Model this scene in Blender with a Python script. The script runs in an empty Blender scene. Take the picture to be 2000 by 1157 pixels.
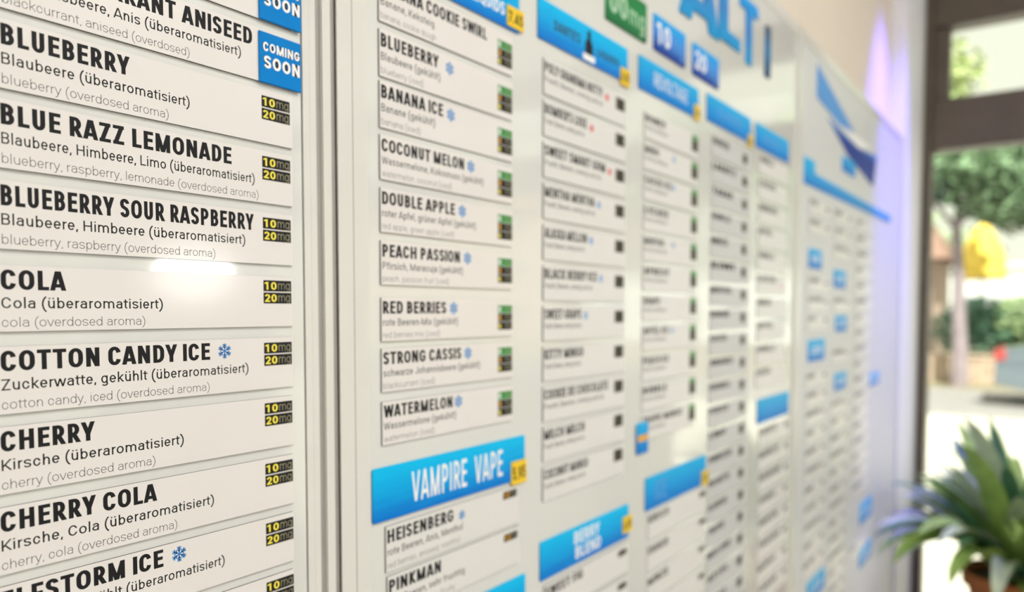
import bpy, bmesh, math, random
from mathutils import Vector, Matrix
random.seed(7)
SC = bpy.context.scene
C = SC.collection
# ---------------------------------------------------------------- camera (27 mm lens, 0.32 m from the board wall, eye 1.5 m)
# world: X runs along the board wall, Y points into it (boards face -Y at Y = 0), Z up
EYE = Vector((0, -.3193, 1.5)); YAW = math.radians(35.6305); PIT = math.radians(2.7352)
FW = Vector((math.cos(YAW)*math.cos(PIT), math.sin(YAW)*math.cos(PIT), -math.sin(PIT)))
RT = Vector((math.sin(YAW), -math.cos(YAW), 0)); UP = RT.cross(FW)
cam = bpy.data.cameras.new('camera'); cam_o = bpy.data.objects.new('camera', cam); C.objects.link(cam_o)
cam_o.matrix_world = Matrix(((RT.x, UP.x, -FW.x, EYE.x), (RT.y, UP.y, -FW.y, EYE.y), (RT.z, UP.z, -FW.z, EYE.z), (0, 0, 0, 1)))
cam.sensor_width = 36; cam.lens = 27; cam.shift_y = .0501; cam.clip_start = .02; cam.clip_end = 300
cam.dof.use_dof = True; cam.dof.focus_distance = .33; cam.dof.aperture_fstop = 5.6
SC.camera = cam_o
SC.view_settings.view_transform = 'Standard'; SC.view_settings.look = 'None'; SC.view_settings.gamma = 1
SC.view_settings.use_curve_mapping = False; SC.view_settings.exposure = 0.0
# ---------------------------------------------------------------- sky, sun, room light
wd = bpy.data.worlds.new('sky'); SC.world = wd; wd.use_nodes = True
nt = wd.node_tree; bg = nt.nodes['Background']
sky = nt.nodes.new('ShaderNodeTexSky'); sky.sky_type = 'HOSEK_WILKIE'; sky.turbidity = 6; sky.sun_direction = (-.55, -.35, .75)
mixs = nt.nodes.new('ShaderNodeMix'); mixs.data_type = 'RGBA'; mixs.inputs[0].default_value = .8
nt.links.new(sky.outputs[0], mixs.inputs[6]); mixs.inputs[7].default_value = (1, .98, .78, 1)
nt.links.new(mixs.outputs[2], bg.inputs[0]); bg.inputs[1].default_value = 1.3
def lamp(name, kind, loc, power, color=(1, 1, 1), rot=(0, 0, 0), **kw):
    l = bpy.data.lights.new(name, kind); l.energy = power; l.color = color
    for k, v in kw.items(): setattr(l, k, v)
    o = bpy.data.objects.new(name, l); C.objects.link(o); o.location = loc; o.rotation_euler = rot
    return o
lamp('sunlight', 'SUN', (0, 0, 8), 9.5, (1, .95, .84), (math.radians(38), 0, math.radians(-62)), angle=.01)
PANELS = [(-.6, -1.3), (.7, -1.3), (2.0-.45, -2.6), (.2, -2.7), (-.9, -3.2)]
for px_, py_ in PANELS:
    lamp('ceiling_panel_light', 'AREA', (px_, py_, 2.865), 11, (1, .98, .955), (0, 0, 0), shape='RECTANGLE', size=.56, size_y=.56)
# violet accent spotlight high on the wall near the window
vs = lamp('violet_spot_light', 'SPOT', (1.92, -.20, 2.56), 135, (.16, .115, 1), (math.radians(13), 0, 0), spot_size=math.radians(36), spot_blend=.9, shadow_soft_size=.02)

# ---------------------------------------------------------------- helpers
def mat(name, col, rough=.5, metal=0, spec=.5, coat=0, noise=0, nscale=20, col2=None, bump=0, emit=None, es=0, trans=0, coat_r=.05):
    m = bpy.data.materials.new(name); m.use_nodes = True; t = m.node_tree; b = t.nodes['Principled BSDF']
    b.inputs['Base Color'].default_value = (*col, 1); b.inputs['Roughness'].default_value = rough; b.inputs['Metallic'].default_value = metal
    b.inputs['Specular IOR Level'].default_value = spec; b.inputs['Coat IOR'].default_value = 1.7; b.inputs['Coat Weight'].default_value = coat; b.inputs['Coat Roughness'].default_value = coat_r
    if noise or bump or col2:
        tc = t.nodes.new('ShaderNodeTexCoord'); n = t.nodes.new('ShaderNodeTexNoise'); n.inputs['Scale'].default_value = nscale; n.inputs['Detail'].default_value = 5
        t.links.new(tc.outputs['Object'], n.inputs['Vector'])
        r = t.nodes.new('ShaderNodeValToRGB'); c2 = col2 or tuple(max(0, c*(1-noise)) for c in col)
        r.color_ramp.elements[0].color = (*c2, 1); r.color_ramp.elements[1].color = (*col, 1)
        r.color_ramp.elements[0].position = .35; r.color_ramp.elements[1].position = .65
        t.links.new(n.outputs['Fac'], r.inputs[0]); t.links.new(r.outputs[0], b.inputs['Base Color'])
        if bump:
            bp = t.nodes.new('ShaderNodeBump'); bp.inputs['Strength'].default_value = bump; bp.inputs['Distance'].default_value = .01
            t.links.new(n.outputs['Fac'], bp.inputs['Height']); t.links.new(bp.outputs[0], b.inputs['Normal'])
    if emit: b.inputs['Emission Color'].default_value = (*emit, 1); b.inputs['Emission Strength'].default_value = es
    return m
M = {}
M['strip'] = mat('matt_laminate_white', (.80, .77, .745), .42, spec=.4, coat=.35, coat_r=.12, noise=.02, nscale=30)
M['strip_cool'] = mat('matt_laminate_cool', (.76, .75, .73), .35, spec=.45, noise=.02, nscale=30)
M['magnet'] = mat('black_magnet_vinyl', (.018, .017, .016), .7, noise=.2, nscale=400)
M['foil'] = mat('pale_magnet_foil', (.50, .50, .48), .6, noise=.05, nscale=60)
M['board'] = mat('enamelled_whiteboard', (.75, .76, .725), .25, spec=.5, coat=1, coat_r=.05, noise=.012, nscale=3)
M['panel_c'] = mat('printed_price_board', (.66, .675, .68), .45, spec=.3, noise=.02, nscale=3)
M['alu'] = mat('white_coated_aluminium', (.74, .735, .69), .3, spec=.5, coat=.3, noise=.02, nscale=60)
M['alu_and_shade_grey'] = mat('grey_aluminium_and_groove_shade', (.40, .38, .355), .4, metal=.2, noise=.05, nscale=60)  # also gives the track grooves their shade as base colour
M['dark_fill'] = mat('dark_gap_and_plinth', (.10, .095, .085), .6, noise=.1, nscale=100)  # near-black fill for the shaded gaps of the track, also the plinth
M['ink'] = mat('black_ink', (.010, .010, .012), .6, spec=.25, noise=.1, nscale=500)
M['ink_grey'] = mat('grey_ink', (.06, .06, .062), .6, spec=.3, noise=.1, nscale=500)
M['ink_soft'] = mat('soft_black_ink', (.03, .03, .032), .6, spec=.3, noise=.1, nscale=500)
M['ink_blue'] = mat('blue_ink', (.02, .22, .62), .4, noise=.1, nscale=500)
M['ink_light_blue'] = mat('light_blue_ink', (.08, .33, .78), .5, noise=.1, nscale=500)
M['ink_red'] = mat('red_ink', (.75, .10, .10), .4, noise=.1, nscale=500)
M['chip'] = mat('black_print', (.010, .009, .010), .55, spec=.3, noise=.2, nscale=300)
M['chip_green'] = mat('green_print', (.035, .30, .06), .4, noise=.2, nscale=300)
M['yellow_ink'] = mat('yellow_ink', (.93, .80, .08), .45, noise=.06, nscale=300)
M['orange_ink'] = mat('orange_ink', (.85, .42, .03), .45, noise=.06, nscale=300)
M['mg_ink'] = mat('thin_grey_ink', (.42, .39, .24), .5, noise=.1, nscale=300)
M['white_ink'] = mat('white_ink', (.93, .93, .93), .45, noise=.02, nscale=300)
M['coming'] = mat('bright_blue_plate', (.0, .225, .66), .55, spec=.15, noise=.1, nscale=60)
M['tag'] = mat('yellow_tag', (.93, .62, .01), .35, coat=.2, noise=.05, nscale=100)
M['wall'] = mat('beige_wall_paint', (.80, .71, .61), .8, noise=.03, nscale=6, bump=.05)
M['wallw'] = mat('white_wall_paint', (.78, .77, .74), .8, noise=.03, nscale=6, bump=.05)
M['ceil'] = mat('white_ceiling_paint', (.82, .82, .80), .85, noise=.03, nscale=6)
M['floor'] = mat('grey_oak_floor', (.40, .36, .31), .45, noise=.25, nscale=5)
M['frame'] = mat('brown_window_frame', (.115, .09, .068), .45, noise=.15, nscale=12)
M['frame_in'] = mat('grey_transom_bar', (.125, .12, .12), .45, noise=.1, nscale=12)
M['trimw'] = mat('white_plastic_trim', (.70, .70, .66), .4, noise=.03, nscale=12)
M['diff'] = mat('panel_diffuser', (.9, .9, .88), .5, noise=.01, emit=(1, .97, .92), es=5)
M['globe'] = mat('opal_glass_globe', (.9, .9, .88), .3, noise=.01, emit=(1, .98, .94), es=16)
M['mint'] = mat('mint_ink', (.45, .68, .48), .5, noise=.03, nscale=100)
M['grey_door'] = mat('light_grey_laminate', (.50, .50, .48), .5, noise=.03, nscale=10)
M['strip_grey'] = mat('matt_laminate_grey', (.60, .60, .61), .4, spec=.4, noise=.02, nscale=30)
M['jamb'] = mat('white_jamb_paint', (.88, .89, .92), .5, noise=.02, nscale=8)
M['metal'] = mat('brushed_steel', (.55, .55, .55), .3, metal=1, noise=.1, nscale=50)
M['blackm'] = mat('black_lamp_metal', (.03, .03, .03), .4, noise=.1, nscale=50)
M['violet'] = mat('violet_lamp_lens', (.3, .2, .8), .3, noise=.01, emit=(.4, .25, 1), es=6)
def grad_mat(name, top, mid, bot, z0, z1, streak=.35):
    """printed vertical colour blend with diagonal brush streaks, in the plate's own coordinates"""
    m = bpy.data.materials.new(name); m.use_nodes = True; t = m.node_tree; b = t.nodes['Principled BSDF']
    tc = t.nodes.new('ShaderNodeTexCoord'); sp = t.nodes.new('ShaderNodeSeparateXYZ'); t.links.new(tc.outputs['Object'], sp.inputs[0])
    mp = t.nodes.new('ShaderNodeMapping'); mp.inputs['Rotation'].default_value = (0, .45, 0); mp.inputs['Scale'].default_value = (25, 1, 260)
    n = t.nodes.new('ShaderNodeTexNoise'); n.inputs['Scale'].default_value = 1.2; n.inputs['Detail'].default_value = 3
    t.links.new(tc.outputs['Object'], mp.inputs[0]); t.links.new(mp.outputs[0], n.inputs['Vector'])
    mr = t.nodes.new('ShaderNodeMapRange'); mr.inputs[1].default_value = z0; mr.inputs[2].default_value = z1
    t.links.new(sp.outputs[2], mr.inputs[0])
    ma = t.nodes.new('ShaderNodeMath'); ma.operation = 'MULTIPLY_ADD'; ma.inputs[1].default_value = streak; ma.inputs[2].default_value = -streak/2
    t.links.new(n.outputs['Fac'], ma.inputs[0]); ad = t.nodes.new('ShaderNodeMath'); t.links.new(ma.outputs[0], ad.inputs[0]); t.links.new(mr.outputs[0], ad.inputs[1])
    r = t.nodes.new('ShaderNodeValToRGB'); e = r.color_ramp.elements
    e[0].color = (*bot, 1); e[1].color = (*top, 1); e[0].position = .05; e[1].position = .95; k = e.new(.5); k.color = (*mid, 1)
    t.links.new(ad.outputs[0], r.inputs[0]); t.links.new(r.outputs[0], b.inputs['Base Color']); b.inputs['Roughness'].default_value = .45
    b.inputs['Coat Weight'].default_value = 0; b.inputs['Specular IOR Level'].default_value = .2
    return m
M['header'] = grad_mat('sky_blue_header_print', (.0, .52, .92), (.0, .38, .82), (.0, .19, .66), 0, .031)
M['header_small'] = grad_mat('blue_header_print', (.01, .45, .85), (.005, .33, .78), (.0, .20, .65), 0, .031)
M['square_blue'] = grad_mat('blue_square_print', (.005, .40, .88), (.05, .26, .78), (.008, .04, .30), 0, .034, .05)
M['square_green'] = grad_mat('green_square_print', (.02, .22, .06), (.02, .26, .08), (.012, .16, .05), 0, .034, .05)
M['letter'] = grad_mat('letter_blue_print', (.006, .33, .85), (.04, .24, .62), (.006, .32, .70), 0, .075, .1)
M['bar'] = grad_mat('dark_blue_bar_print', (.06, .09, .16), (.02, .20, .45), (.012, .05, .14), 0, .065, .05)

def link(name, me, m=None, parent=None, loc=(0, 0, 0), rz=0):
    o = bpy.data.objects.new(name, me); C.objects.link(o); o.location = loc
    if rz: o.rotation_euler = (0, 0, rz)
    if m is not None and me is not None and not me.materials: me.materials.append(m)
    if parent is not None: o.parent = parent
    return o
def empty(name, loc=(0, 0, 0), rz=0):
    o = bpy.data.objects.new(name, None); C.objects.link(o); o.location = loc; o.empty_display_size = .02; o.rotation_euler = (0, 0, rz); return o
def tag(o, label, cat, group=None):
    o['label'] = label; o['category'] = cat
    if group: o['group'] = group
    return o
def struct(o): o['kind'] = 'structure'; return o
class MB:
    def __init__(s): s.v = []; s.f = []
    def box(s, x0, x1, y0, y1, z0, z1):
        i = len(s.v); s.v += [(x, y, z) for z in (z0, z1) for y in (y0, y1) for x in (x0, x1)]
        s.f += [tuple(i+k for k in f) for f in ((0, 2, 3, 1), (4, 5, 7, 6), (0, 1, 5, 4), (2, 6, 7, 3), (0, 4, 6, 2), (1, 3, 7, 5))]; return s
    def slab(s, pts, y0, y1):
        """an outline in X, Z given thickness in Y"""
        i = len(s.v); n = len(pts); s.v += [(x, y0, z) for x, z in pts]+[(x, y1, z) for x, z in pts]
        s.f += [tuple(i+k for k in range(n)), tuple(i+n+k for k in reversed(range(n)))]+[(i+(k+1) % n, i+k, i+n+k, i+n+(k+1) % n) for k in range(n)]; return s
    def lathe(s, prof, c=(0, 0, 0), n=24):
        i = len(s.v); k = len(prof)
        for a in range(n):
            t = 2*math.pi*a/n; s.v += [(c[0]+r*math.cos(t), c[1]+r*math.sin(t), c[2]+z) for r, z in prof]
        for a in range(n):
            b = (a+1) % n; s.f += [(i+a*k+j, i+b*k+j, i+b*k+j+1, i+a*k+j+1) for j in range(k-1)]
        return s
    def tube(s, p0, p1, r0, r1, n=10):
        p0, p1 = Vector(p0), Vector(p1); d = (p1-p0).normalized(); u = d.orthogonal().normalized(); w = d.cross(u); i = len(s.v)
        for p, r in ((p0, r0), (p1, r1)):
            s.v += [tuple(p+(u*math.cos(2*math.pi*k/n)+w*math.sin(2*math.pi*k/n))*r) for k in range(n)]
        s.f += [(i+k, i+(k+1) % n, i+n+(k+1) % n, i+n+k) for k in range(n)]+[tuple(i+k for k in reversed(range(n))), tuple(i+n+k for k in range(n))]; return s
    def mesh(s, name, bev=0, smooth=False):
        me = bpy.data.meshes.new(name); me.from_pydata([tuple(p) for p in s.v], [], s.f)
        bm = bmesh.new(); bm.from_mesh(me)
        bmesh.ops.recalc_face_normals(bm, faces=bm.faces)
        if bev: bmesh.ops.bevel(bm, geom=bm.edges[:], offset=bev, segments=1, affect='EDGES')
        bm.to_mesh(me); bm.free()
        if smooth:
            for p in me.polygons: p.use_smooth = True
        return me
    def build(s, name, m, parent=None, loc=(0, 0, 0), bev=0, smooth=False, rz=0):
        return link(name, s.mesh(name, bev, smooth), m, parent, loc, rz)
def rounded(x0, x1, z0, z1, r, n=4):
    P = []
    for cx, cz, a in ((x1-r, z1-r, 0), (x0+r, z1-r, 90), (x0+r, z0+r, 180), (x1-r, z0+r, 270)):
        P += [(cx+r*math.cos(math.radians(a+90*k/n)), cz+r*math.sin(math.radians(a+90*k/n))) for k in range(n+1)]
    return P
# ---------------------------------------------------------------- lettering: a pen-drawn grotesque alphabet
CAPW = dict(zip('ABCDEFGHIJKLMNOPQRSTUVWXYZ', (.652,.623,.651,.656,.568,.553,.681,.713,.272,.552,.627,.538,.873,.713,.688,.631,.688,.616,.593,.597,.648,.636,.887,.627,.601,.599)))
LOWW = dict(zip('abcdefghijklmnopqrstuvwxyz', (.544,.561,.523,.564,.530,.347,.561,.551,.243,.239,.507,.243,.876,.552,.570,.561,.568,.338,.516,.327,.551,.484,.751,.496,.473,.496)))
OTHW = {' ':.248, ',':.196, '.':.263, '(':.342, ')':.348, '-':.30, "'":.17, '!':.25, '&':.62}
HC, XH, AS, DE = .711, .528, .742, -.2
def q(cx, cy, rx, ry, a0, a1, n=6):
    return [(cx+rx*math.cos(math.radians(a0+(a1-a0)*i/n)), cy+ry*math.sin(math.radians(a0+(a1-a0)*i/n))) for i in range(n+1)]
def bz(p0, p1, p2, p3, n=7):
    return [tuple((1-t)**3*p0[k]+3*(1-t)**2*t*p1[k]+3*(1-t)*t*t*p2[k]+t**3*p3[k] for k in (0, 1)) for t in (i/n for i in range(n+1))]
def glyph(ch, ws, tv, th, n):
    """(advance, strokes); a stroke is a list of centre-line points, in em units"""
    H, X = HC, XH; B, T, TX = th/2, H-th/2, X-th/2
    base = {'ü':'u','ö':'o','ä':'a','Ü':'U'}.get(ch, ch)
    a = CAPW.get(base) or LOWW.get(base) or OTHW.get(base) or .562
    W = a*ws; s = .075*ws; so = .05*ws
    l, r = s+tv/2, W-s-tv/2; lo, ro = so+tv/2, W-so-tv/2; m = W/2
    def Q(cx, cy, rx, ry, a0, a1): return q(cx, cy, rx, ry, a0, a1, n)
    def ring(l, r, b, t, k=1.25):
        rx = (r-l)/2; ry = min((t-b)/2, rx*k); c = (l+r)/2
        p = Q(c, t-ry, rx, ry, 90, 180)+Q(c, b+ry, rx, ry, 180, 270)+Q(c, b+ry, rx, ry, 270, 360)+Q(c, t-ry, rx, ry, 0, 90)
        return p
    S = []
    c = base
    if c == 'A': f = tv*.52; S = [[(f, 0), (m-tv*.1, H)], [(W-f, 0), (m+tv*.1, H)], [(W*.25, H*.25), (W*.75, H*.25)]]
    elif c in 'BPR':
        y = H*.52 if c == 'B' else H*.44; r2 = r+.01
        ry = (T-y)/2; rx = min(ry, (r2-l)*.55)
        S = [[(l, 0), (l, H)], [(l, T)]+Q(r2-rx-.01*(c=='B'), T-ry, rx, ry, 90, -90)+[(l, y)]]
        if c == 'B': ry = (y-B)/2; S += [[(l, y)]+Q(r2-rx+.01, y-ry, rx, ry, 90, -90)+[(l, B)]]
        if c == 'R': S += [[(W*.52, y), (W-tv*.52, 0)]]
    elif c in 'CG':
        rx = (ro-lo)/2; ry = min((T-B)/2, rx*1.25)
        g = math.degrees(math.asin(max(-.1, min(.9, (H*.68-(T-ry))/ry))))
        p = Q(m, T-ry, rx, ry, g, 90)+Q(m, T-ry, rx, ry, 90, 180)+Q(m, B+ry, rx, ry, 180, 270)
        if c == 'C': S = [p+Q(m, B+ry, rx, ry, 270, 360-g)]
        else: S = [p+Q(m, B+ry*.8, rx, ry*.8, 270, 350)+[(ro, H*.46)], [(m, H*.45), (ro+tv/2, H*.45)]]
    elif c == 'D':
        rx = (ro-l)*.6; ry = min((T-B)/2, rx*1.3)
        S = [[(l, 0), (l, H)], [(l, T)]+Q(ro-rx, T-ry, rx, ry, 90, 0)+Q(ro-rx, B+ry, rx, ry, 0, -90)+[(l, B)]]
    elif c in 'EF':
        e = W-.035*ws; S = [[(l, 0), (l, H)], [(l, T), (e, T)], [(l, H*(.52 if c == 'E' else .47)), (e-.03*ws, H*(.52 if c == 'E' else .47))]]
        if c == 'E': S += [[(l, B), (e, B)]]
    elif c == 'H': S = [[(l, 0), (l, H)], [(r, 0), (r, H)], [(l, H*.51), (r, H*.51)]]
    elif c == 'I': S = [[(m, 0), (m, H)]]
    elif c == 'J': rx = (r-lo)/2; S = [[(r, H), (r, B+rx)]+Q(r-rx, B+rx, rx, rx, 0, -170)]
    elif c == 'K': S = [[(l, 0), (l, H)], [(l, H*.33), (W-tv*.6, H)], [(W*.40, H*.52), (W-tv*.52, 0)]]
    elif c == 'L': S = [[(l, 0), (l, H)], [(l, B), (W-.03*ws, B)]]
    elif c == 'M': S = [[(l, 0), (l, H)], [(r, 0), (r, H)], [(l, H), (m, .0)], [(r, H), (m, .0)]]
    elif c == 'N': S = [[(l, 0), (l, H)], [(r, 0), (r, H)], [(l, H), (r, 0)]]
    elif c in 'OQ':
        S = [ring(lo, ro, B, T)]
        if c == 'Q': S += [[(m+.02, H*.2), (W-tv*.3, -.06)]]
    elif c == 'S' or c == 's':
        h = H if c == 'S' else X; t = h-th/2; w = ro-lo; y1, y2 = h*.745, h*.26
        S = [Q(m, y1, w/2, t-y1, 0, 90)+Q(m, y1, w/2, t-y1, 90, 180)[1:]+bz((lo, y1), (lo, h*.6), (lo+.16*w, h*.56), (m, h*.505))[1:]
             + bz((m, h*.505), (ro-.16*w, h*.45), (ro, h*.4), (ro, y2))[1:]+Q(m, y2, w/2, y2-B, 0, -180)[1:]]
    elif c == 'T': S = [[(.03*ws, T), (W-.03*ws, T)], [(m, 0), (m, H)]]
    elif c == 'U': rx = (r-l)/2; ry = min(H*.4, rx*1.25); S = [[(l, H)]+Q(m, B+ry, rx, ry, 180, 360)+[(r, H)]]
    elif c == 'V': f = tv*.52; S = [[(f, H), (m-tv*.1, 0)], [(W-f, H), (m+tv*.1, 0)]]
    elif c == 'W': f = tv*.5; S = [[(f, H), (W*.28, 0)], [(W*.28, 0), (m, H*.97)], [(m, H*.97), (W*.72, 0)], [(W*.72, 0), (W-f, H)]]
    elif c == 'X': f = tv*.6; S = [[(f, 0), (W-f, H)], [(f, H), (W-f, 0)]]
    elif c == 'Y': f = tv*.52; S = [[(f, H), (m, H*.36)], [(W-f, H), (m, H*.36)], [(m, 0), (m, H*.42)]]
    elif c == 'Z': S = [[(so, T), (W-so, T)], [(so, B), (W-so, B)], [(W-so-tv*.6, T), (so+tv*.6, B)]]
    elif c == 'a':
        S = [[(r, 0), (r, X*.62)]+Q(m, X*.66, (r-lo)/2, TX-X*.66, 0, 165),
             [(r, X*.585), (m, X*.585)]+Q(m, X*.3, m-lo, X*.285, 90, 180)+Q(m, X*.3, m-lo, X*.3-B, 180, 270)+[(m+.03, B), (r, X*.2)]]
    elif c in 'bdpq':
        st = l if c in 'bp' else r; L2, R2 = (l, ro) if c in 'bp' else (lo, r)
        S = [ring(L2, R2, B, TX, 1.3), [(st, 0), (st, AS)] if c in 'bd' else [(st, DE), (st, X)]]
    elif c == 'c':
        rx = (ro-lo)/2; ry = min((TX-B)/2, rx*1.3)
        S = [Q(m, TX-ry, rx, ry, 12, 90)+Q(m, TX-ry, rx, ry, 90, 180)+Q(m, B+ry, rx, ry, 180, 270)+Q(m, B+ry, rx, ry, 270, 348)]
    elif c == 'e':
        rx = (ro-lo)/2; ry = min((TX-B)/2, rx*1.3); y = X*.5
        S = [[(lo, y), (ro, y)]+Q(m, TX-ry, rx, ry, 0, 90)+Q(m, TX-ry, rx, ry, 90, 180)+Q(m, B+ry, rx, ry, 180, 270)+Q(m, B+ry, rx, ry, 270, 325)]
    elif c == 'f': x = W*.42; S = [[(x, 0), (x, AS-.12)]+Q(x+.12*ws, AS-.12, .12*ws, .12-th/2, 180, 80), [(.02, X-th/2), (W-.02, X-th/2)]]
    elif c == 'g':
        rx = (r-lo)/2; S = [ring(lo, r, B, TX, 1.3), [(r, X), (r, -.05)]+Q(m, -.05, rx, .15-th/2, 0, -155)]
    elif c in 'hn': rx = (r-l)/2; S = [[(l, 0), (l, AS if c == 'h' else X)], [(r, 0), (r, X*.6)]+Q(m+.01, X*.6, rx-.01, TX-X*.6, 0, 180)]
    elif c in 'ij':
        S = [[(m, 0), (m, X)], [(m, AS-.03-tv*.9), (m, AS-.03)]]
        if c == 'j': S[0][0] = (m, DE)
    elif c == 'k': S = [[(l, 0), (l, AS)], [(l, X*.38), (W-tv*.7, X)], [(W*.42, X*.55), (W-tv*.5, 0)]]
    elif c == 'l': S = [[(m, 0), (m, AS)]]
    elif c == 'm':
        rx = (r-l)/4; y = X*.62
        S = [[(l, 0), (l, X)], [(m, 0), (m, y)]+Q(m-rx, y, rx, TX-y, 0, 180), [(r, 0), (r, y)]+Q(r-rx, y, rx, TX-y, 0, 180)]
    elif c == 'o': S = [ring(lo, ro, B, TX, 1.3)]
    elif c == 'r': S = [[(l, 0), (l, X)], Q(W-.02, X*.62, W-.02-l, TX-X*.62, 180, 88)]
    elif c == 't': x = W*.45; S = [[(x, X+.13), (x, .12)]+Q(x+.1*ws, .12, .1*ws, .12-th/2, 180, 280), [(.01, TX), (W-.01, TX)]]
    elif c == 'u': rx = (r-l)/2; ry = min(X*.4, rx*1.2); S = [[(l, X)]+Q(m, B+ry, rx, ry, 180, 360), [(r, 0), (r, X)]]
    elif c == 'v': f = tv*.55; S = [[(f, X), (m-tv*.1, 0)], [(W-f, X), (m+tv*.1, 0)]]
    elif c == 'w': f = tv*.5; S = [[(f, X), (W*.28, 0)], [(W*.28, 0), (m, X)], [(m, X), (W*.72, 0)], [(W*.72, 0), (W-f, X)]]
    elif c == 'x': f = tv*.6; S = [[(f, 0), (W-f, X)], [(f, X), (W-f, 0)]]
    elif c == 'y': f = tv*.55; S = [[(f, X), (m, 0)], [(W-f, X), (m*.8, -.1)]+[(m*.62, DE+th*.5), (.03, DE+th*.5)]]
    elif c == 'z': S = [[(so, TX), (W-so, TX)], [(so, B), (W-so, B)], [(W-so-tv*.6, TX), (so+tv*.6, B)]]
    elif c == '0': S = [ring(lo, ro, B, T, 1.5)]
    elif c == '1': S = [[(m+.04*ws, 0), (m+.04*ws, H)], [(m+.04*ws, H-.06), (.1*ws, H*.8)]]
    elif c == '2': S = [Q(m, H*.69, (ro-lo)/2, T-H*.69, 175, 0)+bz((ro, H*.69), (ro, H*.52), (m, H*.38), (lo+tv*.3, B)), [(lo-tv*.3, B), (W-so, B)]]
    elif c == '4': S = [[(r-.06, 0), (r-.06, H)], [(r-.06, H), (lo, H*.27)], [(lo-tv*.3, H*.25), (W, H*.25)]]
    elif c == '5': S = [[(W-.08, T), (l, T), (l, H*.5)]+Q(m, B+.2, (ro-lo)/2, .2, 110, -160)]
    elif c == '7': S = [[(so, T), (W-so, T)], [(W-so-tv*.5, T), (W*.32, 0)]]
    elif c == '9': S = [ring(lo, ro, H*.38, T, 1.3), bz((ro, H*.62), (ro, H*.2), (m*1.2, B), (lo+.08, B))]
    elif c == '3': S = [Q(m, H*.72, (ro-lo)/2, T-H*.72, 160, -90)+Q(m, H*.29, (ro-lo)/2, H*.29-B, 90, -160)]
    elif c == '8': S = [ring(lo+.01, ro-.01, H*.52, T, 1.3), ring(lo, ro, B, H*.52, 1.3)]
    elif c == '6': S = [ring(lo, ro, B, H*.6, 1.3), bz((lo, H*.38), (lo, H*.8), (m, T), (ro-.05, T))]
    elif c == ',': S = [[(m+.02, tv*1.0), (m-.02, -.1)]]
    elif c == '.': S = [[(m, 0), (m, tv*1.1)]]
    elif c == '(': S = [bz((W-.03, .78), (.03, .55), (.03, 0), (W-.03, -.22))]
    elif c == ')': S = [bz((.03, .78), (W-.03, .55), (W-.03, 0), (.03, -.22))]
    elif c == '-': S = [[(.03, H*.36), (W-.03, H*.36)]]
    elif c == "'": S = [[(m, H), (m, H-.2)]]
    elif c == '&': S = [ring(m-.12, m+.1, H*.5, T), ring(lo, ro-.1, B, H*.52), [(m-.1, H*.55), (W-.02, 0)]]
    if ch in 'üöä': S = S+[[(m-.1*ws-.01, AS-.03-tv*.9), (m-.1*ws-.01, AS-.03)], [(m+.1*ws+.01, AS-.03-tv*.9), (m+.1*ws+.01, AS-.03)]]
    return W, S
def stroke(pts, tv, th, V, F):
    """one centre line into quads; steep straight strokes end on a level cut"""
    def hw(nx, ny): return math.hypot(nx*tv/2, ny*th/2)
    if len(pts) == 2:
        (x0, y0), (x1, y1) = pts; L = math.hypot(x1-x0, y1-y0) or 1; dx, dy = (x1-x0)/L, (y1-y0)/L; h = hw(dy, dx); i = len(V)
        if abs(dy) > .45: k = h/abs(dy); V += [(x0-k, y0), (x0+k, y0), (x1+k, y1), (x1-k, y1)]
        else: k = h/abs(dx); V += [(x0, y0-k), (x0, y0+k), (x1, y1+k), (x1, y1-k)]
        F.append((i, i+1, i+2, i+3)); return
    p = [pts[0]]
    for a in pts[1:]:
        if math.hypot(a[0]-p[-1][0], a[1]-p[-1][1]) > 1e-4: p.append(a)
    closed = math.hypot(p[0][0]-p[-1][0], p[0][1]-p[-1][1]) < 1e-3
    if closed: p = p[:-1]
    n = len(p); base = len(V)
    for i in range(n):
        a = p[(i-1) % n] if closed or i else None; b = p[(i+1) % n] if closed or i < n-1 else None; c = p[i]
        def nrm(u, v): L = math.hypot(v[0]-u[0], v[1]-u[1]) or 1; return (-(v[1]-u[1])/L, (v[0]-u[0])/L)
        n1 = nrm(a, c) if a else nrm(c, b); n2 = nrm(c, b) if b else n1
        mx, my = n1[0]+n2[0], n1[1]+n2[1]; L = math.hypot(mx, my) or 1; mx, my = mx/L, my/L
        k = hw(mx, my)/max(.55, mx*n1[0]+my*n1[1])
        V += [(c[0]+mx*k, c[1]+my*k), (c[0]-mx*k, c[1]-my*k)]
    for i in range(n if closed else n-1):
        j = (i+1) % n; F.append((base+2*i, base+2*i+1, base+2*j+1, base+2*j))
_gc = {}
def layout(txt, style, n=5):
    ws, tv, th, track = style
    V, F, x = [], [], 0
    for ch in txt:
        k = (ch, style, n)
        if k not in _gc:
            W, S = glyph(ch, ws, tv, th, n); v, f = [], []
            for i, s in enumerate(S):
                k0 = len(v); stroke(s, tv, th, v, f); v[k0:] = [(p[0], p[1], i % 6) for p in v[k0:]]
            _gc[k] = (W, v, f)
        W, v, f = _gc[k]; b = len(V)
        V += [(x+a, c, d) for a, c, d in v]; F += [tuple(b+i for i in g) for g in f]; x += W+track
    return V, F, x
BOLDC = (.83, .163, .130, .0)      # condensed bold
BOLD = (1.02, .150, .128, .0)
REG = (1.0, .100, .086, .0)
LIGHT = (1.0, .052, .047, .0)
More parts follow.
